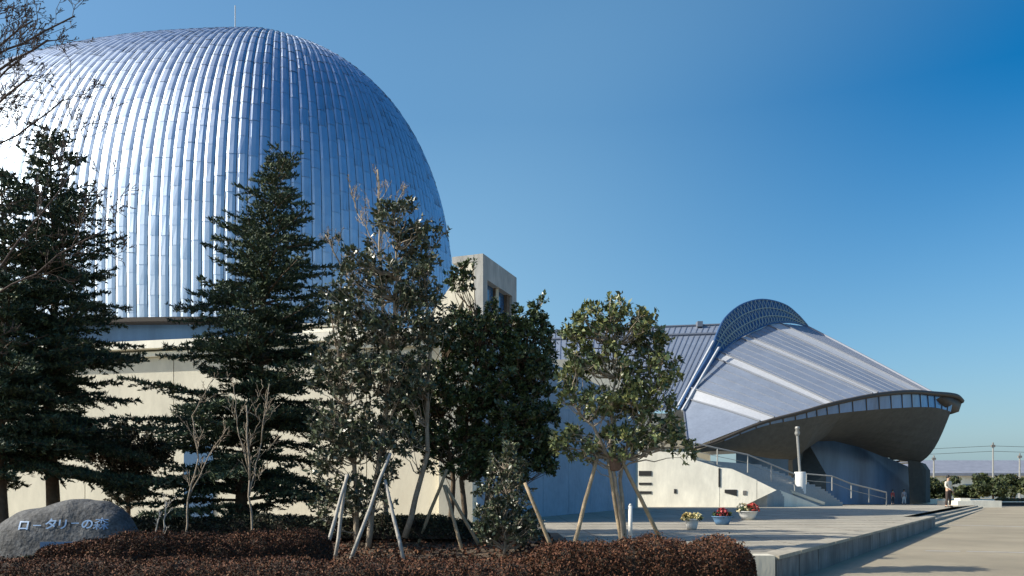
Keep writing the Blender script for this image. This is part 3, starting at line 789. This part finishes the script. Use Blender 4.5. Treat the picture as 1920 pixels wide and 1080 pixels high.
# grass and low hedge at far right
a = P(1868,935,72)
hedge('hedge', [(a.x,72),(a.x+30,72.5)], 1.6, .42, .2, 'far', 'low yellow-green clipped hedge above the shaded wall at far right', 3500, .22, .14, 1)

# ================================================================== FOREGROUND HEDGES
hedge('hedge', [(-7.5,9.7),(-3,9.7),(.55,9.7)], 1.1, .39, .0, 'red', 'long low reddish hedge running along the bottom left of the picture', 36000, .034, .018, 2)
hedge('hedge', [(.15,9.75),(1.4,9.7),(2.95,9.75)], 1.15, .56, .0, 'red', 'higher reddish-brown hedge with a rounded end at the plaza corner', 24000, .034, .018, 6)
hedge('hedge', [(-6.4,10.75),(-5.2,11.0),(-3.9,11.3),(-2.6,11.6)], .9, .50, .13, 'red', 'rounded reddish-brown hedge in front of the stone and cedar', 26000, .034, .018, 3, endlen=1.9)
hedge('hedge', [(-7.4,14.3),(-4.6,14.5),(-2.2,14.4),(-.7,14.2)], .8, .36, .40, 'hedge', 'dark green hedge under the central cedar', 14000, .05, .03, 4)
hedge('shrub', [(-6.75,10.55),(-6.15,10.6)], .5, .30, .05, 'hedge', 'small dark shrub at the lower left corner before the stone', 3500, .045, .028, 5, cat='shrub')

# ================================================================== STONE
st = empty('memorial_stone', (-6.4, 11.9, ZP), 'wide rounded granite stone with pale blue Japanese lettering', 'monument')
SC = P(118, 1000, 11.9); SC.z = .22
sm = MB(); nu, nv = 64, 28; grid = []
SA, SB, SH_ = 1.17, .42, .96
for i in range(nv+1):
    th = math.pi/2 * i/nv; row = []
    for j in range(nu):
        ph_ = 2*math.pi*j/nu; c_, s_ = math.cos(ph_), math.sin(ph_); ct, st_ = math.cos(th), math.sin(th)
        x = math.copysign(abs(c_)**.75, c_)*abs(ct)**.62*SA; y = math.copysign(abs(s_)**.7, s_)*abs(ct)**.7*SB
        z = st_**.85*SH_*(1 - .12*max(0,-x) + .03*x)
        nz = noise.noise(Vector((x*1.6+3, y*1.6, z*1.6)))*.07 + noise.noise(Vector((x*5, y*5, z*5)))*.022
        row.append(Vector((SC.x + x*(1+nz), SC.y + y*(1+nz), SC.z - .1 + z*(1+nz) + .0)))
    grid.append(row)
for i in range(nv):
    for j in range(nu):
        sm.quad(grid[i][j], grid[i][(j+1)%nu], grid[i+1][(j+1)%nu], grid[i+1][j])
bvh = BVHTree.FromPolygons([Vector(v) for v in sm.v], sm.f)
sm.build('stone', M['granite'], st, True)
def on_stone(x, z, lift):
    h = bvh.ray_cast(Vector((x, SC.y-3, z)), Vector((0,1,0)))
    return Vector((x, (h[0].y if h[0] else SC.y) - lift, z))
chars = [('ロ',45,985,34),('ー',71,985,24),('タ',96,982,34),('リ',118,983,32),('ー',140,981,22),('の',162,983,32),('森',187,982,38)]
lett = MB(); dg = None
for ch, px, py, hp in chars:
    cu = bpy.data.curves.new('glyph', 'FONT'); cu.body = ch; cu.align_x = 'CENTER'; cu.align_y = 'CENTER'; cu.offset = .0 if ch == '森' else .02
    ob = bpy.data.objects.new('glyph', cu); C.objects.link(ob); bpy.context.view_layer.update()
    me = bpy.data.meshes.new_from_object(ob.evaluated_get(bpy.context.evaluated_depsgraph_get()))
    c0 = P(px, py, SC.y-.35); s_ = hp*.62/F*SC.y
    xs_ = [v.co.x for v in me.vertices]; ys_ = [v.co.y for v in me.vertices]
    if xs_:
        mx, my = (min(xs_)+max(xs_))/2, (min(ys_)+max(ys_))/2
        vs = [on_stone(c0.x+(v.co.x-mx)*s_*1.15, c0.z+(v.co.y-my)*s_, .013) for v in me.vertices]
        lett.add(vs, [tuple(p.vertices) for p in me.polygons])
    bpy.data.objects.remove(ob); bpy.data.meshes.remove(me); bpy.data.curves.remove(cu)
lett.build('inscription', M['letter'], st)
pq = MB(); a = P(78,1058,SC.y-.46); b = P(186,1016,SC.y-.46)
pq.box(a.x, b.x, SC.y-.50, SC.y-.44, a.z, b.z); pq.build('plaque', M['plaque'], st)

# ================================================================== TREES
def base_at(px, Y, z=.12): q = P(px, 900, Y); q.z = z; return q
def topp(px, py, Y): return P(px, py, Y)
cedar(base_at(96,15.5), topp(100,250,15.5), 1.75, 1.7, 'tall dark cedar at left whose tip rises before the bright dome', 1)
cedar(base_at(0,14.5), topp(8,325,14.5), 1.6, 1.7, 'dark cedar cut by the left edge of the frame', 2)
cedar(base_at(448,16), topp(522,288,16), 2.35, 1.0, 'tall pointed cedar standing in front of the dome centre', 3, squash=.70)
broadleaf(base_at(235,17.5), [[(240,985,0),(240,930,0),(232,850,0)]], [(235,838,72,48),(180,850,30,25),(290,850,32,28),(240,910,42,40)], 17.5, .8, L['hedge'], M['bark'],
          'round dark shrub between the two big cedars, behind the stone', 420, 44, .07, .04, 21, name='round_shrub', cl=.14, trunk_r=.06)
broadleaf(base_at(700,13.6), [[(690,1030,0),(705,900,.05),(735,700,.1),(745,520,0),(745,420,0)],[(672,1030,.2),(668,900,.1),(650,780,0),(640,690,0)],[(760,1010,.1),(800,850,.1),(805,650,.2),(795,500,.2)]],
   [(745,425,42,40),(790,470,50,48),(690,510,62,40),(760,540,70,45),(650,580,45,45),(710,620,80,50),(800,600,45,55),(640,690,60,60),(720,720,80,60),(790,720,50,60),(650,800,65,60),(720,830,70,55),(625,880,42,45),(690,920,55,45),(615,950,30,35)],
   13.6, .9, L['grey'], M['barklight'], 'tall sparse grey-green evergreen in front of the dome edge', 620, 34, .095, .045, 22, cl=.17, trunk_r=.055)
broadleaf(base_at(870,14.6), [[(875,1020,0),(865,900,0),(880,750,0),(900,620,0)],[(840,1020,.2),(850,900,.1),(830,780,0),(835,640,0)],[(905,1000,0),(930,850,.3),(980,700,.3)]],
   [(865,525,28,32),(930,612,75,40),(1000,648,42,46),(870,640,70,50),(960,700,80,60),(860,740,85,65),(950,800,85,70),(1015,770,30,60),(850,850,80,50),(930,880,70,32),(1015,850,32,48),(1010,595,20,25),(780,780,40,50)],
   14.6, 1.2, L['dark'], M['bark'], 'broad dense dark evergreen right of the dome, crown below the roof lantern', 800, 58, .088, .045, 23, cl=.18, trunk_r=.06)
broadleaf(base_at(950,12.9), [[(945,1045,0),(948,980,0),(950,880,0)]], [(950,870,32,40),(945,930,50,45),(955,985,52,40),(985,1000,30,30),(915,985,28,35)],
   12.9, .45, L['grey'], M['barklight'], 'narrow leafy bush reaching the ground in front of the shaded side wall', 190, 36, .07, .036, 24, name='narrow_bush', cl=.12, trunk_r=.03)
broadleaf(base_at(1160,11.9), [[(1172,1035,0),(1160,940,0),(1145,860,0),(1150,740,0),(1155,620,0)],[(1172,1035,.05),(1162,900,.1),(1180,820,.1),(1215,760,0),(1240,690,0)],[(1145,860,0),(1110,800,-.1),(1075,760,0)],[(1180,830,0),(1215,800,0),(1270,810,0)]],
   [(1150,600,70,36),(1100,630,42,32),(1205,635,42,38),(1235,690,36,45),(1105,690,58,36),(1165,690,55,48),(1225,745,42,40),(1080,745,38,34),(1140,770,55,38),(1075,830,36,30),(1110,850,40,28),(1160,840,42,35),(1230,815,45,38),(1275,830,30,30),(1195,760,40,40)],
   11.9, .75, L['olive'], M['barklight'], 'young staked olive-green tree standing alone before the podium', 330, 32, .09, .046, 25, cl=.15, trunk_r=.036)

# stakes: tripod supports
def support(label, poles, Y, mt, top=None, grp='timber tree supports'):
    q0 = poles[0]; base = P(q0[0], q0[1], Y); base.z = ZP
    root = empty('tree_support', base, label, 'tree support', grp)
    for (x0,y0,x1,y1,dy0,dy1) in poles:
        a = P(x0,y0,Y+dy0); a.z = min(a.z, .42) if a.x > .5 else min(a.z, .2); b = P(x1,y1,Y+dy1); m_ = MB()
        m_.tube(curve_pts(a,b,0,4,.004), [.033,.031,.030,.028,.026], 8); m_.build('pole', mt, root, True)
    if top:
        t = P(top[0], top[1], Y); m_ = MB(); m_.lathe([(.05,-.12),(.085,-.1),(.09,0),(.085,.1),(.05,.12)], t, 10); m_.build('binding', M['twig'], root, True)
support('three dark-gold poles splayed round the lone staked tree', [(1072,1038,1122,850,-.3,0),(1242,1010,1160,850,.4,0),(1168,1040,1140,860,.1,0)], 11.9, M['stake'], (1153,868))
support('pale bleached poles leaning together under the sparse grey-green evergreen', [(655,1056,732,850,-.5,.1),(757,1052,722,900,-.5,0),(605,1056,652,890,-.5,0),(628,1050,650,890,-.2,0)], 13.0, M['stakepale'])
support('dark poles crossing under the dense dark evergreen', [(905,1034,835,910,-.1,0),(868,1034,832,910,-.4,0),(780,1030,838,880,.2,0)], 13.8, M['stake'])
support('lone thin brown pole leaning beside the narrow bush', [(1038,1036,984,905,0,0)], 12.3, M['stake'])

# bare trees
def bare(label, base, mains, bark, seed, depth=3, nk=6, name='bare_tree', group=None, **kw):
    global rng
    rng = np.random.default_rng(2000+seed)
    root = empty(name, base, label, 'tree', group); m_ = MB(); t_ = MB()
    for i, (pl_, r) in enumerate(mains):
        for k, (a, b) in enumerate(zip(pl_[:-1], pl_[1:])):
            rr_ = r*(1-.5*k/len(pl_))
            (m_).tube(curve_pts(a,b,0,5,.012), [rr_*(1-.35*j/5) for j in range(6)], 7)
            dd = depth-1
            for q in range(nk):
                if k == 0 and i == 0: break
                t = rng.uniform(.1,1); p = a.lerp(b,t); d = (b-a).normalized(); Lb = (b-a).length
                o = Vector(rng.normal(size=3)); o = (o-d*o.dot(d)).normalized()
                e = (d*.75+o*.6+Vector((0,0,.2))).normalized()*Lb*kw.get('lenf',.5)*rng.uniform(.5,1.2)
                twigs(t_, p, p+e, max(.005, rr_*.4), dd, 5)
    m_.build('trunk', bark, root, True)
    if t_.v: t_.build('twigs', kw.get('twigmat', bark), root)
    return root
V = Vector
Yb = 10.5
bare('bare cherry tree whose twigs reach in from the upper left corner', (-9.6,10.5,0), [
   ([V((-9.6,10.5,0)), V((-9.2,10.5,2.6)), V((-8.9,10.6,4.6))], .16),
   ([V((-8.9,10.6,4.6)), P(-60,170,10.4), P(90,75,10.2)], .022),
   ([V((-8.9,10.6,4.6)), P(-90,60,10.8), P(20,-10,10.8)], .022),
   ([V((-9.0,10.6,4.0)), P(-60,240,10.0), P(60,140,9.8)], .020),
   ([V((-8.9,10.6,4.6)), P(-20,110,11.0), P(140,30,11.0)], .018),
   ([V((-9.0,10.6,4.0)), P(-30,300,10.3), P(120,185,10.3)], .016),
   ([V((-9.2,10.5,2.6)), P(-40,560,10.0), P(150,300,10.0)], .014),
   ([V((-9.2,10.5,2.6)), P(-20,560,9.8), P(200,430,9.6)], .014),
   ([V((-8.9,10.6,4.6)), P(-60,130,10.6), P(60,40,10.4)], .018),
   ([V((-8.9,10.6,4.6)), P(-70,210,10.2), P(40,110,10.0)], .018),
   ([V((-8.9,10.6,4.6)), P(-60,40,10.2), P(70,-40,10.0)], .018),
   ], mat('dark_twig', (.075,.055,.048), .9, var=.2), 1, depth=4, nk=8)
bare('pale-barked bare tree rising above the sparse evergreen before the dome', base_at(735,15.2), [
   ([base_at(725,15.2), P(722,780,15.2), P(716,560,15.2)], .05),
   ([P(716,560,15.2), P(712,430,15.2), P(708,318,15.2)], .028),
   ([P(718,620,15.2), P(650,520,15.4), P(610,440,15.4)], .022),
   ([P(712,470,15.2), P(670,400,15.2), P(655,345,15.2)], .014),
   ([P(712,450,15.2), P(745,380,15.2), P(760,350,15.2)], .012),
   ], M['barklight'], 2, depth=3, nk=5, lenf=.5)
bare('slender pale sapling with two upright stems in front of the centre cedar', base_at(468,12.3,.12), [
   ([P(469,1052,12.2), P(468,900,12.2), P(462,760,12.2)], .020),
   ([P(468,930,12.2), P(490,830,12.3), P(505,720,12.3)], .012),
   ([P(466,880,12.2), P(445,800,12.2), P(438,720,12.2)], .010),
   ], M['barklight'], 3, depth=2, nk=5)
bare('crooked pale sapling forking above the reddish hedge', base_at(346,12.3,.12), [
   ([P(345,1050,12.0), P(352,940,12.0), P(372,860,12.0)], .018),
   ([P(372,860,12.0), P(360,780,12.0), P(400,710,12.0)], .010),
   ([P(355,930,12.0), P(400,840,12.2), P(430,800,12.2)], .009),
   ], M['barklight'], 4, depth=2, nk=4)
bare('short pair of thin bare stems by the right end of the stone', base_at(296,11.2,.12), [
   ([P(289,1058,10.9), P(291,1000,10.9), P(300,960,10.9)], .012),
   ([P(300,1058,10.9), P(306,1000,10.9), P(312,940,10.9)], .012),
   ], M['stakepale'], 5, depth=2, nk=3)

# ================================================================== FLOWER POTS, MARKER
def pot(px, py, Y, r, h, mt, fl, label, seed, wide=1.0):
    global rng
    rng = np.random.default_rng(3000+seed)
    b = P(px, py, Y); b.z = ZP + .006
    root = empty('flower_pot', b, label, 'flower pot', 'flower pots on the plaza')
    m_ = MB(); m_.lathe([(0,.0),(r*.62,0),(r*.8,h*.45),(r*.95,h*.9),(r*1.04,h*.93),(r*1.04,h),(r*.92,h),(r*.88,h*.9),(0,h*.88)], b, 28); m_.build('bowl', mt, root, True)
    n = 260; u = rng.normal(size=(n,3)); u /= np.linalg.norm(u,axis=1)[:,None]; u[:,2] = abs(u[:,2])
    c = np.array(b) + np.array([0,0,h*.9]) + u*np.array([r*1.05*wide, r*.95, r*.7])*(rng.random(n)**.4)[:,None]
    leaves('leaves', c, .10, .05, L['dark'], root)
    for k, (col, cnt, dx) in enumerate(fl):
        fm = mat('petal', col, .6); n = cnt
        u = rng.normal(size=(n,3)); u /= np.linalg.norm(u,axis=1)[:,None]; u[:,2] = abs(u[:,2])
        c = np.array(b) + np.array([dx*r,0,h*.95]) + u*np.array([r*.6*wide, r*.9, r*.8])
        leaves('flowers', c, .085, .07, [fm], root, prob=(1,), flat=1.)
YEL, RED = (.62,.50,.22), (.38,.05,.035)
pot(1297, 993, 18.2, .17, .24, M['white'], [(YEL,70,-.55),((.8,.72,.4),70,.6)], 'white flower pot with two pale yellow clumps, nearest the road hedge', 1, 1.3)
pot(1354, 984, 20.8, .26, .22, mat('bluepot',(.10,.22,.40),.5), [((.35,.04,.05),90,0)], 'blue flower bowl with dark red blooms standing in shadow', 2)
pot(1402, 973, 24.6, .31, .26, M['white'], [((.75,.65,.40),60,-.5),(RED,150,.45)], 'white flower bowl with red and cream blooms, farthest of three', 3)
m_ = MB(); q = P(1182,1000,13.5); m_.tube([(q.x,q.y,ZP),(q.x,q.y,ZP+.62)], .035, 8); m_.tube([(q.x,q.y,ZP+.62),(q.x,q.y,ZP+.66)], [.035,.01], 8)
tag(m_.build('marker_post', M['white'], None, True), 'thin white marker post just right of the staked tree trunk', 'post')
for k, (px, py, lab) in enumerate([(1132,1024,'small pale edging stone left of the staked tree base'),(1190,1024,'small pale edging stone right of the staked tree base'),(1205,1026,'smallest pale edging stone, right of its neighbour by the staked tree')]):
    m_ = MB(); q = P(px,py,11.3); q.z = ZP+.01; rr_ = .055-.01*k
    m_.lathe([(0,rr_*1.5),(rr_*.5,rr_*1.4),(rr_*.95,rr_*.8),(rr_*1.05,0)], q, 9)
    m_.v = [tuple(Vector(v)+Vector((noise.noise(Vector(v)*9),noise.noise(Vector(v)*9+Vector((5,5,5))),noise.noise(Vector(v)*9+Vector((9,1,1)))))*.02) for v in m_.v]
    tag(m_.build('edging_stone', M['stakepale']), lab, 'stone', 'pale edging stones by the staked tree')

# ================================================================== PEOPLE
def skinmesh(name, joints, edges, mt, parent, sub=2):
    me = bpy.data.meshes.new(name); me.from_pydata([j[0] for j in joints], edges, [])
    ob = bpy.data.objects.new(name, me); C.objects.link(ob)
    ob.modifiers.new('s','SKIN'); ss = ob.modifiers.new('u','SUBSURF'); ss.levels = sub; ss.render_levels = sub
    sk = me.skin_vertices[0].data
    for i, j in enumerate(joints):
        r = j[1]; sk[i].radius = (r, r) if not hasattr(r,'__len__') else r
        sk[i].use_root = (i == 0)
    bpy.context.view_layer.update()
    m2 = bpy.data.meshes.new_from_object(ob.evaluated_get(bpy.context.evaluated_depsgraph_get()))
    bpy.data.objects.remove(ob); m2.name = name; m2.materials.clear(); m2.materials.append(mt)
    for p in m2.polygons: p.use_smooth = True; p.material_index = 0
    o = bpy.data.objects.new(name, m2); C.objects.link(o); o.parent = parent; return o
def person(loc, H, face, label, shirt, trousers, hair, pose=0):
    root = empty('person', loc, label, 'person'); root.rotation_euler = (0,0,face)
    k = H/1.75
    def v(x,y,z): return (x*k,y*k,z*k)
    hx = .09; st = .13
    if pose == 0: hands = [((-.25,-.02,1.15),(-.22,-.20,1.03)), ((.27,.02,1.12),(.30,-.06,.86))]
    else: hands = [((-.24,.02,1.12),(-.25,-.04,.86)), ((.24,.02,1.12),(.25,-.04,.86))]
    J = [(v(0,0,.95),.12*k),(v(0,0,1.15),.115*k),(v(0,.01,1.38),.13*k),(v(0,.0,1.49),.055*k),(v(0,-.01,1.58),.07*k),(v(0,-.015,1.68),.085*k)]
    E = [(0,1),(1,2),(2,3),(3,4),(4,5)]
    def add(p, r, par): J.append((v(*p), r*k)); E.append((par, len(J)-1)); return len(J)-1
    for s, (el, ha) in zip((-1,1), hands):
        a = add((s*.18,0,1.40), .055, 2); b_ = add(el, .042, a); c_ = add(ha, .030, b_); 
        d_ = Vector(ha)-Vector(el); d_.normalize(); pm = Vector(ha)+d_*.07; p_ = add(tuple(pm), .030, c_)
        for f_ in range(4):
            o_ = Vector((0,(f_-1.5)*.020,0)); q1 = add(tuple(pm+d_*.045+o_), .010, p_); add(tuple(pm+d_*(.08-.006*abs(f_-1.5))+o_*1.1+Vector((-s*.012,0,0))), .008, q1)
        add(tuple(Vector(ha)+d_*.06+Vector((0,-.05,0))), .011, p_)
        h = add((s*hx,0,.88), .085, 0); kn = add((s*(hx+st*.3),-.02,.48), .058, h); an = add((s*(hx+st*.6),.02,.09), .038, kn); add((s*(hx+st*.7),-.13,.035), .032, an)
    skinmesh('body', J, E, M['skin'], root)
    # shirt
    J2 = [(v(0,0,.96),.145*k),(v(0,0,1.15),.135*k),(v(0,.01,1.38),.15*k),(v(0,0,1.46),.075*k)]; E2 = [(0,1),(1,2),(2,3)]
    for s, (el, ha) in zip((-1,1), hands):
        J2.append((v(s*.19,0,1.40),.070*k)); i0 = len(J2)-1; E2.append((2,i0)); J2.append((v(*el),.055*k)); E2.append((i0,i0+1))
        w_ = Vector(el).lerp(Vector(ha), .85); J2.append((v(*w_),.044*k)); E2.append((i0+1,i0+2))
    skinmesh('shirt', J2, E2, shirt, root)
    J3 = [(v(0,0,.98),.135*k),(v(0,0,.90),.13*k)]; E3 = [(0,1)]
    for s in (-1,1):
        J3.append((v(s*hx,0,.84),.098*k)); i0 = len(J3)-1; E3.append((1,i0)); J3.append((v(s*(hx+st*.3),-.02,.48),.075*k)); E3.append((i0,i0+1)); J3.append((v(s*(hx+st*.6),.02,.11),.062*k)); E3.append((i0+1,i0+2))
    skinmesh('trousers', J3, E3, trousers, root)
    hm = MB(); hm.lathe([(.0,.115),(.05,.105),(.085,.07),(.100,.02),(.098,-.04),(.085,-.075)], (0,.022,1.70), 14)
    hm.v = [tuple(Vector(a_)*k) for a_ in hm.v]; me = hm.build('hair', hair, None, True); me.parent = root
    for s in (-1,1):
        sh = MB(); x = (hx+st*.68)*s
        sh.lathe([(0,.07),(.045,.06),(.055,.0)], (0,0,0), 10)
        sh.v = [tuple(Vector((x+a_[0], a_[1]*2.4-.05, a_[2]))*k) for a_ in sh.v]; o = sh.build('shoe', M['black'], None, True); o.parent = root
    fm = MB()
    for s in (-1,1): fm.lathe([(0,-.008),(.009,0),(0,.008)], (s*.032,-.098,1.685), 6)
    fm.v = [tuple(Vector(a_)*k) for a_ in fm.v]; o = fm.build('eyes', M['black'], None); o.parent = root
    fm = MB(); fm.add([(0,-.125,1.655),(-.014,-.09,1.65),(.014,-.09,1.65),(0,-.095,1.69)], [(0,1,3),(0,3,2),(0,2,1)]); fm.v = [tuple(Vector(a_)*k) for a_ in fm.v]; o = fm.build('nose', M['skin'], None); o.parent = root
    return root
q = P(1778,951,44.4); person((q.x,q.y,ZP), 1.74, R(25), 'man in pale shirt and dark brown trousers standing near the plaza steps', mat('paleshirt',(.62,.58,.48),.8), mat('browntrousers',(.05,.035,.03),.8), M['black'])
q = P(1695,947,73); person((q.x,q.y,.06), 1.35, R(-10), 'distant child in white trousers near the foot of the stairs', mat('greytop',(.45,.42,.45),.8), mat('whitetrousers',(.75,.75,.75),.8), M['black'], 1)
q = P(1674,946,73); person((q.x,q.y,.06), 1.32, R(20), 'distant child in red top near the foot of the stairs', mat('redtop',(.55,.08,.07),.8), mat('darktrousers',(.06,.06,.07),.8), M['black'], 1)
